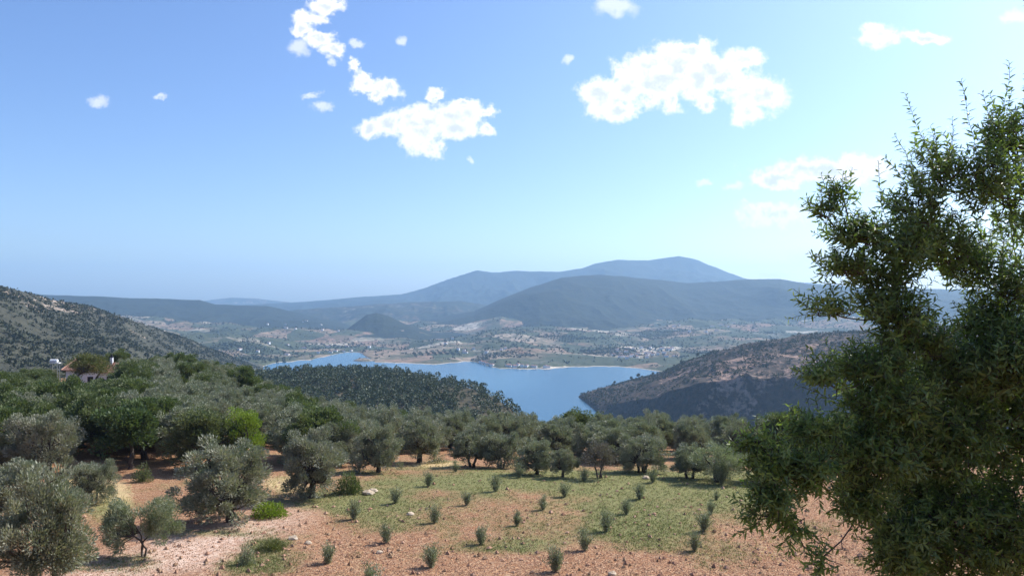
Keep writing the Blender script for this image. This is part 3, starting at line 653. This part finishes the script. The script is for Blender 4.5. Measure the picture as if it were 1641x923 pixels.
b = MB(); b.box((2.68, -0.37, 5.905), (3.32, 0.27, 6.05)); b.box((2.85, -0.2, 6.06), (3.15, 0.1, 6.5)); ob('chimney_cap', b.mesh('cap', [DARK]), ch)
for wx in (-2.6, 0.2, 3.4):
    b = MB(); y_ = -3.03 if wx < 1.6 else -2.23; b.box((wx-0.45, y_-0.02, 1.1), (wx+0.45, y_+0.02, 2.4)); w1 = ob('window', b.mesh('window', [DARK]), hs)
    b = MB()
    for a_, c_ in (((wx-0.52, 1.03), (wx-0.455, 2.47)), ((wx+0.455, 1.03), (wx+0.52, 2.47)), ((wx-0.45, 2.405), (wx+0.45, 2.47)), ((wx-0.45, 1.03), (wx+0.45, 1.095)), ((wx-0.03, 1.1), (wx+0.03, 2.4))):
        b.box((a_[0], y_-0.05, a_[1]), (c_[0], y_-0.022, c_[1]))
    ob('window_frame', b.mesh('wframe', [WOODM]), w1)
# white water tank on a stand left of the house
tp = gp(88, 133.0)
wt = thing('water_tank', (tp[0], tp[1], tp[2]), 'white water tank showing above the treetops left of the house', 'water tank')
top = -9.35-tp[2]
b = MB(); b.tube([(-0.75, 0, top-0.28), (-0.7, 0, top-0.28), (0.45, 0, top-0.28), (0.5, 0, top-0.28)], [0.2, 0.28, 0.28, 0.2], 16); b.box((-0.7, -0.35, top-0.66), (0.85, 0.35, top-0.565)); ob('tank', b.mesh('tank', [WHITE], False), wt)
b = MB()
for x_ in (-0.6, 0.6):
    for y_ in (-0.3, 0.3): b.tube([(x_, y_, -0.3), (x_, y_, top-0.67)], [0.035, 0.035], 6)
ob('stand', b.mesh('stand', [METAL]), wt)

# the packed grove behind
EDGE = [(-300, 800), (-60, 790), (0, 780), (80, 770), (150, 750), (230, 735), (330, 768), (440, 760), (560, 742), (640, 730), (760, 728), (900, 738), (1060, 742), (1075, 742), (1200, 745), (2000, 745)]
gg = random.Random(21); cnt = 0
LG = [('olive_tree', 'grey green olive crowded into the grove between the field and the lake', 'olive trees packed in the grove behind the field'),
      ('broadleaf', 'dark green broadleaf tree in the thicket below the white house', 'broadleaf trees in the thicket below the house'),
      ('b2', 'dark green broadleaf tree scattered among the grey olives of the grove', 'broadleaf trees among the olives of the grove')]
Yv = 60.0; rk = 0
while Yv < 150:
    xv = -0.75*Yv-2; rk += 1; ln = 0
    while xv < 0.55*Yv:
        x = xv+gg.uniform(-1.3, 1.3); y = Yv+gg.uniform(-1.3, 1.3); px = CX+F*x/y
        z = float(hA(x, y)); py = HY-F*z/y
        e = float(np.interp(px, [q[0] for q in EDGE], [q[1] for q in EDGE]))
        maxY = np.interp(px, [0, 330, 420, 560, 700, 900, 1300], [150, 148, 138, 122, 112, 100, 98])
        gap = 1045 < px < 1085 and y < 82
        nearh = abs(px-152) < 60 and 112 < y < 140 or any(abs(px-k_[0]) < k_[1] and k_[2]-(14 if k_[0] < 160 else 25) < y < k_[2]+3 for k_ in KEEP)
        if py < e and y < maxY and not gap and not nearh and px < 1500 and px > -140:
            left = px < 330
            br = gg.random() < (0.62 if px < 200 else 0.3 if left else 0.16)
            base = float(np.interp(px, [0, 120, 210, 400, 600, 900, 1100], [1.12-max(0, y-80)*0.012, 1.08-max(0, y-85)*0.008, 1.12, 1.06, 1.06, 0.92, 0.88]))
            s = base*gg.uniform(0.86, 1.12)
            if abs(px-158) < 42 and 84 < y < 116: s *= 0.74
            ln += 1; kd = 'grey green olive' if not br else 'dark green broadleaf tree'
            lab = f'{kd}, {ordn(ln)} from the left in the {ordn(rk)} rank of the grove'
            if br: plant(BR[gg.randrange(3)], (x, y, z), (s*1.05, s*1.05, s*0.93), lab, LG[1 if px < 330 else 2][2])
            else: plant(OL[gg.randrange(5)], (x, y, z), (s, s, s*gg.uniform(0.92, 1.1)), lab, LG[0][2])
            cnt += 1
        xv += 4.0+Yv*0.004
    Yv += 3.9+Yv*0.010
print('grove trees', cnt)

# saplings in their rows: (photo column, row of the base, height px)
ROWS = [('leftmost', [(567, 832, 33), (634, 806, 29), (687, 779, 27), (730, 756, 20)]),
        ('second', [(526, 903, 38), (619, 870, 34), (696, 838, 30), (748, 809, 26), (794, 787, 31), (832, 765, 24)]),
        ('third', [(595, 955, 56), (691, 909, 44), (771, 872, 34), (828, 842, 26), (870, 817, 25), (905, 796, 27), (936, 771, 25)]),
        ('fourth', [(890, 916, 46), (937, 882, 38), (972, 852, 37), (1004, 824, 29), (1025, 800, 29), (1046, 773, 26)]),
        ('rightmost', [(1113, 882, 32), (1128, 851, 38), (1139, 824, 25), (1148, 801, 16), (1157, 776, 27)])]
ORD = ['nearest', 'second nearest', 'third nearest', 'fourth nearest', 'fifth nearest', 'sixth nearest', 'seventh nearest']
for ri, (rn, pts) in enumerate(ROWS):
    for i, (px, py, h) in enumerate(pts):
        nm = ORD[i] if i < len(pts)-1 else 'farthest'
        p, s = fit(px, py, h*0.8, h, 0.72, 1.08)
        plant(YO[(ri*2+i*3) % 4], p, s, f'knee high olive sapling, {nm} in the {rn} sapling row of the field', 'olive saplings in rows across the field')

# low bushes and weeds
def bush(name, px, py, wpx, hpx, mat, label, seed, leaf=0.13, ratio=0.45, n=2600):
    p = ray(px, py); m = p[1]/F; g = np.random.default_rng(seed); w_, h_ = wpx*m/2, hpx*m
    d = unit(n, g); d[:, 2] = np.abs(d[:, 2]); rad = g.random(n)[:, None]**0.45
    q = d*rad*np.array([w_, w_*0.8, h_]); q *= (1+0.35*fbm(d[:, 0]*3, d[:, 1]*3+d[:, 2]*2, 1.0, 2, 0.5, seed))[:, None]
    q[:, 2] = np.maximum(q[:, 2]-0.02, 0.0); L = leaf*g.uniform(0.6, 1.3, n)
    v, f = leaves_np(q, nrm(d+unit(n, g)*0.7+np.array([0, 0, 0.5])), unit(n, g), L, L*ratio)
    b = MB()
    for a in range(5): b.tube([(0, 0, -0.1), (math.cos(a*1.3)*w_*0.5, math.sin(a*1.3)*w_*0.4, h_*0.7)], [0.03, 0.01], 5)
    r = thing(name, tuple(p), label, 'bush'); ob('stems', b.mesh(name+'_stems', [BARK]), r); ob('crown', mesh_np(name, v, f, 4, [mat]), r)
bush('bush', 560, 790, 44, 34, BROAD, 'dark green bush right of the upright grey olive', 1)
bush('bush', 432, 828, 62, 24, BRIGHT, 'low bright green bush at the track edge right of the broad dark olive', 2, n=2200)
bush('bush', 228, 772, 32, 26, BROAD, 'small dark bush in the red clearing', 3, n=1200)
bush('bush', 436, 880, 42, 16, GRASS, 'short grassy tuft on bare soil below the bright green bush', 4, 0.2, 0.12, 1500)
bush('bush', 395, 905, 24, 32, OLIVE_G, 'thin grey weed beside the pale track at the bottom of the view', 5, 0.16, 0.2, 700)
bush('bush', 1158, 768, 26, 18, OLIVE, 'low grey bush under the feathery green olive', 6, n=900)
bush('bush', 20, 755, 70, 30, BROWNISH, 'dry brownish bush under the thicket at the left edge', 7, n=1800)
bush('bush', 700, 742, 36, 14, OLIVE, 'low grey bush among dry grass at the top of the field', 8, n=700)

# stones one can pick out
def stone(px, py, s, label, seed):
    p = ray(px, py); g = np.random.default_rng(seed); import bmesh
    bm = bmesh.new(); bmesh.ops.create_icosphere(bm, subdivisions=2, radius=1)
    for v in bm.verts:
        k = 0.75+0.4*g.random(); v.co = (v.co.x*s*1.3*k, v.co.y*s*k, v.co.z*s*0.7*k+s*0.25)
    me = bpy.data.meshes.new('stone'); bm.to_mesh(me); bm.free(); me.materials.append(STONEM)
    tag(ob('stone', me, None, tuple(p)), label, 'stone')
stone(590, 792, 0.33, 'pale angular stone beside the dark bush', 1)
stone(598, 788, 0.25, 'smaller pale stone touching the angular one', 2)
stone(494, 871, 0.16, 'white stone on bare soil above the nearest sapling of the second row', 3)
stone(608, 886, 0.14, 'small white stone below the second sapling row', 4)
stone(657, 825, 0.2, 'flat pale stone in the grass between the second and third sapling rows', 5)
stone(981, 921, 0.17, 'cream stone at the bottom edge right of the tall near sapling', 6)
stone(470, 864, 0.22, 'flat pinkish stone on the track', 7)
stone(1035, 767, 0.24, 'whitish stone beside the farthest sapling of the fourth row', 8)

# loose clods and small stones over the field: uncountable
g = np.random.default_rng(8)
n = 52000
Yc_ = 1/np.sqrt(g.uniform(1/75.0**2, 1/31.0**2, n)); U = g.uniform(-40, 1450, n); x = (U-CX)/F*Yc_; z = hA(x, Yc_)
tet = np.array([(1, 0, 0), (-1, 0, 0), (0, 1, 0), (0, -1, 0), (0, 0, 1), (0, 0, -1)], float); tf = np.array([(0, 2, 4), (2, 1, 4), (1, 3, 4), (3, 0, 4)])
s = g.uniform(0.014, 0.042, n)*(1+2.6*(g.random(n) < 0.03))
v = tet[None]*s[:, None, None]*g.uniform(0.5, 1.4, (n, 6, 3))*np.array([1, 1, 0.8])
an = g.uniform(0, 6.28, n); ca, sa = np.cos(an)[:, None], np.sin(an)[:, None]
v = np.stack([v[..., 0]*ca-v[..., 1]*sa, v[..., 0]*sa+v[..., 1]*ca, v[..., 2]+0.3*s[:, None]], -1)+np.stack([x, Yc_, z], 1)[:, None]
f = (tf[None]+np.arange(n)[:, None, None]*6).reshape(-1, 3)
tag(ob('gravel', mesh_np('gravel', v.reshape(-1, 3), f, 3, [CLODM])), 'loose clods and small stones on the red soil', 'gravel', kind='stuff')
# grass tufts where the ground is green
from bisect import bisect
def gmask(x, y, z):
    u = CX+F*x/y; w_ = HY-F*z/y
    def bl(cx, cy, rx, ry): return np.exp(-(((u-cx)/rx)**2+((w_-cy)/ry)**2))
    return np.clip(bl(860, 772, 300, 17)*0.85+bl(1030, 838, 85, 34)*0.85+bl(1180, 800, 70, 26)*0.5+bl(560, 806, 110, 16)*0.75+bl(700, 880, 150, 12)*0.22+bl(640, 840, 80, 14)*0.3+bl(1100, 775, 120, 20)*0.5
      + bl(430, 872, 30, 8)*0.9+bl(400, 905, 60, 12)*0.5+bl(330, 855, 90, 7)*0.45+bl(960, 800, 260, 60)*0.22+0.05, 0, 1)+fbm(x, y, 3.2, 4, 0.6, 9)*0.5
def blades(n, mask, thr, hgt, wid, mat, name, label):
    Y = 1/np.sqrt(g.uniform(1/72.0**2, 1/31.0**2, n)); U = g.uniform(60, 1450, n); x = (U-CX)/F*Y; z = hA(x, Y)
    k = mask(x, Y, z) > thr+g.uniform(-0.25, 0.25, n); x, y, z = x[k], Y[k], z[k]; n = len(x)
    m = 4; p = np.repeat(np.stack([x, y, z-0.01], 1), m, 0)+np.concatenate([g.normal(size=(n*m, 2))*0.05, np.zeros((n*m, 1))], 1)
    d = nrm(np.concatenate([g.normal(size=(n*m, 2))*0.5, np.ones((n*m, 1))], 1)); L = g.uniform(*hgt, n*m)
    v, f = leaves_np(p, d, unit(n*m, g), L, L*0+wid)
    tag(ob(name, mesh_np(name, v, f, 4, [mat])), label, 'grass', kind='stuff')
blades(90000, gmask, 0.36, (0.05, 0.16), 0.022, GRASS, 'grass', 'thin green grass patches between the sapling rows')
def dmask(x, y, z):
    u = CX+F*x/y; w_ = HY-F*z/y
    def bl(cx, cy, rx, ry): return np.exp(-(((u-cx)/rx)**2+((w_-cy)/ry)**2))
    return bl(180, 810, 40, 40)*0.9+bl(455, 775, 45, 16)*0.9+bl(700, 745, 60, 8)*0.9+bl(110, 775, 30, 14)*0.8+bl(1250, 880, 100, 50)*0.35+bl(540, 797, 60, 8)*0.4
blades(36000, dmask, 0.5, (0.1, 0.3), 0.025, DRY, 'dry_grass', 'straw coloured dry grass along the field edge')

# pines standing out on the right shore
PN = tree_proto('pine_tree', 400, 6, 1.9, 2.4, 3.8, 26, 1300, 0.7, 0.35, PINE, clump=0.8, trunkR=0.2, cat='pine tree')
for i, (px, h) in enumerate([(1012, 5), (1023, 6), (1046, 4.5), (1092, 5), (985, 4.5), (1118, 5.5)]):
    Yq = float(np.interp(px, [1000, 1050, 1100, 1150], [1296, 1292, 1246, 1200])); x = (px-CX)/F*Yq
    z = float(fC(np.array([float(px)]), np.array([x]), np.array([Yq]))[0][0])
    plant(PN, (x, Yq, z), h/6*1.25, f'small dark pine on the crest of the rocky shore hill, {["second", "third", "fourth", "fifth", "first", "last"][i]} from the lake tip', 'pines on the rocky shore crest')

# ------------------------------------------------------------------ the near almond tree on the right
g = np.random.default_rng(77)
D0 = 9.0
TX, TY = 6.45, 9.5
tz = float(hA(TX, TY))
am = thing('almond_tree', (TX, TY, tz), 'large leafy almond tree close by on the right side', 'almond tree')
def at(px, py, Y): return np.array([(px-CX)/F*Y, Y, (HY-py)/F*Y])
# (column, row, rx, ry, twigs, depth)
BL = [(1610,235,50,55,90,9.2),(1645,320,60,80,150,9.4),(1575,300,50,55,110,8.9),(1500,285,38,52,85,9.0),(1470,345,42,42,75,8.8),(1445,405,58,40,150,8.7),(1372,388,48,28,95,8.5),(1325,347,30,16,30,8.4),(1352,318,14,26,16,8.4),
 (1355,438,50,15,70,8.6),(1425,450,55,28,110,8.9),(1505,395,60,52,190,9.2),(1560,440,55,40,110,9.5),(1635,470,40,30,60,9.0),(1335,503,48,9,34,8.4),(1440,520,48,38,150,8.6),(1420,485,40,30,90,8.8),(1475,558,50,30,110,8.9),(1600,520,60,48,170,9.3),
 (1560,600,90,55,330,9.1),(1400,598,60,28,120,8.7),(1325,612,36,20,60,8.5),(1425,645,75,42,210,8.8),(1315,690,46,26,110,8.5),(1215,706,26,14,34,8.2),(1240,745,34,30,85,8.2),(1300,755,60,44,200,8.4),(1245,800,34,24,80,8.1),
 (1220,826,18,10,16,8.1),(1270,842,22,14,30,8.2),(1400,725,80,58,300,8.8),(1385,800,42,46,150,8.8),(1500,700,95,72,380,9.2),(1620,680,75,90,380,9.4),(1450,872,52,62,200,8.9),(1520,850,95,85,360,9.3),(1625,850,75,95,360,9.4),(1318,893,20,16,20,8.5),
(1480,780,60,60,140,9.6),(1640,590,60,60,170,8.8),
 (1760,330,90,110,200,9.4),(1780,520,110,120,260,9.5),(1800,720,110,120,260,9.4),(1760,890,120,90,220,9.6),(1900,560,70,120,130,9.6),(1680,180,40,60,60,9.8),(1500,640,120,90,200,10.4),(1600,420,80,80,110,10.4),(1560,800,120,100,200,10.6),(1740,600,120,200,240,10.8)]
hub = [np.array([TX, TY, tz+1.2]), np.array([TX-0.05, TY, tz+1.9]), np.array([TX-0.1, TY-0.1, tz+2.8])]
bb = MB()
bb.tube([(TX, TY, tz-0.3), (TX, TY, tz+0.3), (TX+0.03, TY, tz+1.0), hub[1], hub[2], (TX-0.15, TY-0.1, tz+4.0)], [0.24, 0.19, 0.165, 0.14, 0.11, 0.07], 10)
lv = []; tw_n = 0
segA = []; segB = []
C3 = [(at(cx, cy, Y), rx*Y/F, ry*Y/F, n) for cx, cy, rx, ry, n, Y in BL]
order = sorted(range(len(C3)), key=lambda i: np.linalg.norm(C3[i][0]-hub[2]))
nodes = [hub[1], hub[2], np.array([TX-0.12, TY-0.1, tz+3.4]), np.array([TX-0.15, TY-0.1, tz+4.0])]
nrad = [0.09, 0.08, 0.07, 0.06]
for i in order:
    c, rx, rz, n = C3[i]; n = int(n*(1.3 if BL[i][0] > 1340 and BL[i][1] > 560 else 0.95)); e_ = 0.05 if BL[i][0] > 1450 or (BL[i][0] > 1390 and 440 < BL[i][1] < 660) else 0.12; rx = max(0.05, rx-e_); rz = max(0.05, rz-e_); n = int(n*(0.8 if BL[i][0] < 1450 else 1.0))
    nd = np.array(nodes); dist = np.linalg.norm(nd-c, axis=1)+0.6*np.maximum(0, nd[:, 2]-c[2]-0.1)+1.5*np.maximum(0, c[0]-nd[:, 0]-0.0)*(c[0] < TX)+0.5*np.maximum(0, c[2]-nd[:, 2]-0.3); k = int(np.argmin(dist))
    p0, r0 = nodes[k], nrad[k]; L = np.linalg.norm(c-p0); m = max(4, int(L/0.22)); t = np.linspace(0, 1, m)[:, None]
    r1 = max(0.009, r0*0.5)
    p = p0+(c-p0)*t+np.sin(t*math.pi)*(np.array([0, 0, -0.06*L])+g.normal(size=3)*0.06*L); p[1:-1] += g.normal(size=(m-2, 3))*0.02
    bb.tube(p, np.linspace(r0*0.7, r1, m), 7)
    for q in range(1, m): nodes.append(p[q]); nrad.append(r0*0.7+(r1-r0*0.7)*q/(m-1))
    # twig bases, linked inward to the nearest earlier node of this bough
    d = unit(n, g); b0 = c+d*(g.random(n)[:, None]**0.5)*np.array([rx, max(rx, rz)*0.9, rz])
    o_ = np.argsort(np.linalg.norm(b0-c, axis=1)); loc = [p[j] for j in range(m//2, m)]
    axis = nrm(c-np.array([TX, TY, tz+2.6]))
    for j in o_:
        q = b0[j]; la = np.array(loc); kk = int(np.argmin(np.linalg.norm(la-q, axis=1))); segA.append(la[kk]); segB.append(q); loc.append(q)
        dr = nrm(0.55*nrm(q-c)+0.5*axis+np.array([0, 0, 0.5 if c[2] > -0.9 else 0.05])+g.normal(size=3)*0.4)
        lv.append((q, dr, g.uniform(0.16, 0.36)))
# long free shoots at the outline
for (x0, y0, x1, y1, Y) in [(1600,210,1607,98,9.2),(1490,245,1449,150,9.0),(1565,250,1548,125,8.9),(1640,260,1632,160,9.3),(1480,330,1425,215,8.8),(1350,330,1346,272,8.4),(1390,370,1287,330,8.4),(1372,345,1302,292,8.5),(1450,300,1432,240,8.9),(1620,230,1590,140,9.4),
    (1390,445,1300,450,8.6),(1370,500,1283,492,8.4),(1420,350,1380,268,8.6),(1240,720,1188,690,8.1),(1235,790,1200,836,8.1),(1290,830,1278,868,8.2),(1350,880,1285,872,8.5),(1340,640,1270,640,8.5),(1330,600,1292,560,8.5),(1230,760,1205,742,8.1),(1690,90,1618,5,9.4),(1700,110,1628,30,9.6),(1430,330,1405,300,8.7),(1530,260,1520,190,9.1),(1350,905,1300,918,8.5),(1640,240,1618,190,9.3)]:
    a, c = at(x0, y0, Y), at(x1, y1, Y+g.uniform(-0.2, 0.2)); L = np.linalg.norm(c-a); lv.append((a, (c-a)/L, L))
    la = np.array(nodes); kk = int(np.argmin(np.linalg.norm(la-a, axis=1))); segA.append(la[kk]); segB.append(a)
# thin links as three-sided tubes (vectorised)
def thin(A, B, ra, rb):
    A, B = np.array(A), np.array(B); d = nrm(B-A); s1 = nrm(np.cross(d, np.array([0.3, 0.2, 0.93]))); s2 = np.cross(d, s1); th = [0, 2.094, 4.189]
    ring = lambda P, r: np.stack([P+r*(s1*math.cos(t)+s2*math.sin(t)) for t in th], 1)
    v = np.concatenate([ring(A, ra), ring(B, rb)], 1).reshape(-1, 3)
    f = np.array([(0, 1, 4, 3), (1, 2, 5, 4), (2, 0, 3, 5)]); return v, (f[None]+np.arange(len(A))[:, None, None]*6).reshape(-1, 4)
v, f = thin(segA, segB, 0.0065, 0.0045); bb.add(v, f)
TA, TB2, LP, LD, LN, LL = [], [], [], [], [], []
for (q, dr, L) in lv:
    nseg = 4; cur = q.copy(); dd = dr.copy(); nl = max(7, int(L/0.021)); pts = [cur.copy()]
    for s_ in range(nseg):
        dd = nrm(dd+g.normal(size=3)*0.13+np.array([0, 0, 0.03])); nx = cur+dd*L/nseg; TA.append(cur.copy()); TB2.append(nx.copy()); cur = nx; pts.append(cur.copy())
    pts = np.array(pts); tt = np.linspace(0.08, 1.0, nl)*nseg; ii = np.minimum(tt.astype(int), nseg-1); fr = (tt-ii)[:, None]
    P_ = pts[ii]*(1-fr)+pts[ii+1]*fr; ax = nrm(pts[ii+1]-pts[ii]); ph = np.arange(nl)*2.4+g.uniform(0, 6); s1 = nrm(np.cross(ax, np.array([0.11, 0.23, 0.97]))); s2 = np.cross(ax, s1)
    side = s1*np.cos(ph)[:, None]+s2*np.sin(ph)[:, None]
    LD.append(nrm(ax*0.65+side*0.9+np.array([0, 0, -0.22])+g.normal(size=(nl, 3))*0.2)); LP.append(P_); LN.append(nrm(ax*0.8-side*0.3+g.normal(size=(nl, 3))*0.35))
    LL.append(g.uniform(0.065, 0.125, nl)*(1-0.35*(tt/nseg)**3))
v, f = thin(TA, TB2, 0.0035, 0.0022); bb.add(v, f)
off = np.array([TX, TY, tz])
tm = bb.mesh('almond_trunk', [BARK2], True); co = np.empty(len(tm.vertices)*3, np.float32); tm.vertices.foreach_get('co', co); co = co.reshape(-1, 3)-off; tm.vertices.foreach_set('co', co.ravel().astype(np.float32))
ob('trunk', tm, am)
LP, LD, LN, LL = np.vstack(LP), nrm(np.vstack(LD)), np.vstack(LN), np.concatenate(LL)
sd = nrm(np.cross(LD, LN)); nn = np.cross(sd, LD); W = (LL*0.29)[:, None]; L = LL[:, None]
cv = nn*L*0.10
v = np.stack([LP, LP+LD*L*0.3+sd*W*0.48+nn*W*0.14, LP+LD*L*0.68+sd*W*0.36+nn*W*0.1-cv*0.4, LP+LD*L-cv, LP+LD*L*0.68-sd*W*0.36+nn*W*0.1-cv*0.4, LP+LD*L*0.3-sd*W*0.48+nn*W*0.14, LP+LD*L*0.5-cv*0.15], 1)-off
nL = len(LP); base = np.arange(nL)[:, None, None]*7
q1 = (np.array([(0, 1, 2, 6), (6, 2, 3, 4), (0, 6, 4, 5)])[None]+base).reshape(-1, 4)
ob('crown', mesh_np('almond_crown', v.reshape(-1, 3), q1, 4, [ALMOND]), am)
print('almond leaves', nL)

for r_ in OL+BR+YO+[PN]:                # a kind that found no place is not left lying about
    if r_.name not in USED:
        for c_ in list(r_.children): bpy.data.objects.remove(c_)
        bpy.data.objects.remove(r_)
# ------------------------------------------------------------------ haze
b = MB(); b.box((-14000, -1500, -182), (14000, 12600, 580))
hm, t, o = newmat('haze_air')
pv = N(t, 'ShaderNodeVolumePrincipled'); pv.inputs['Color'].default_value = (*HAZE_C, 1); pv.inputs['Density'].default_value = HAZE_D; pv.inputs['Anisotropy'].default_value = HAZE_G
t.links.new(pv.outputs[0], o.inputs['Volume'])
tag(ob('haze', b.mesh('haze', [hm])), 'pale blue haze filling the valley air', 'haze', kind='stuff')
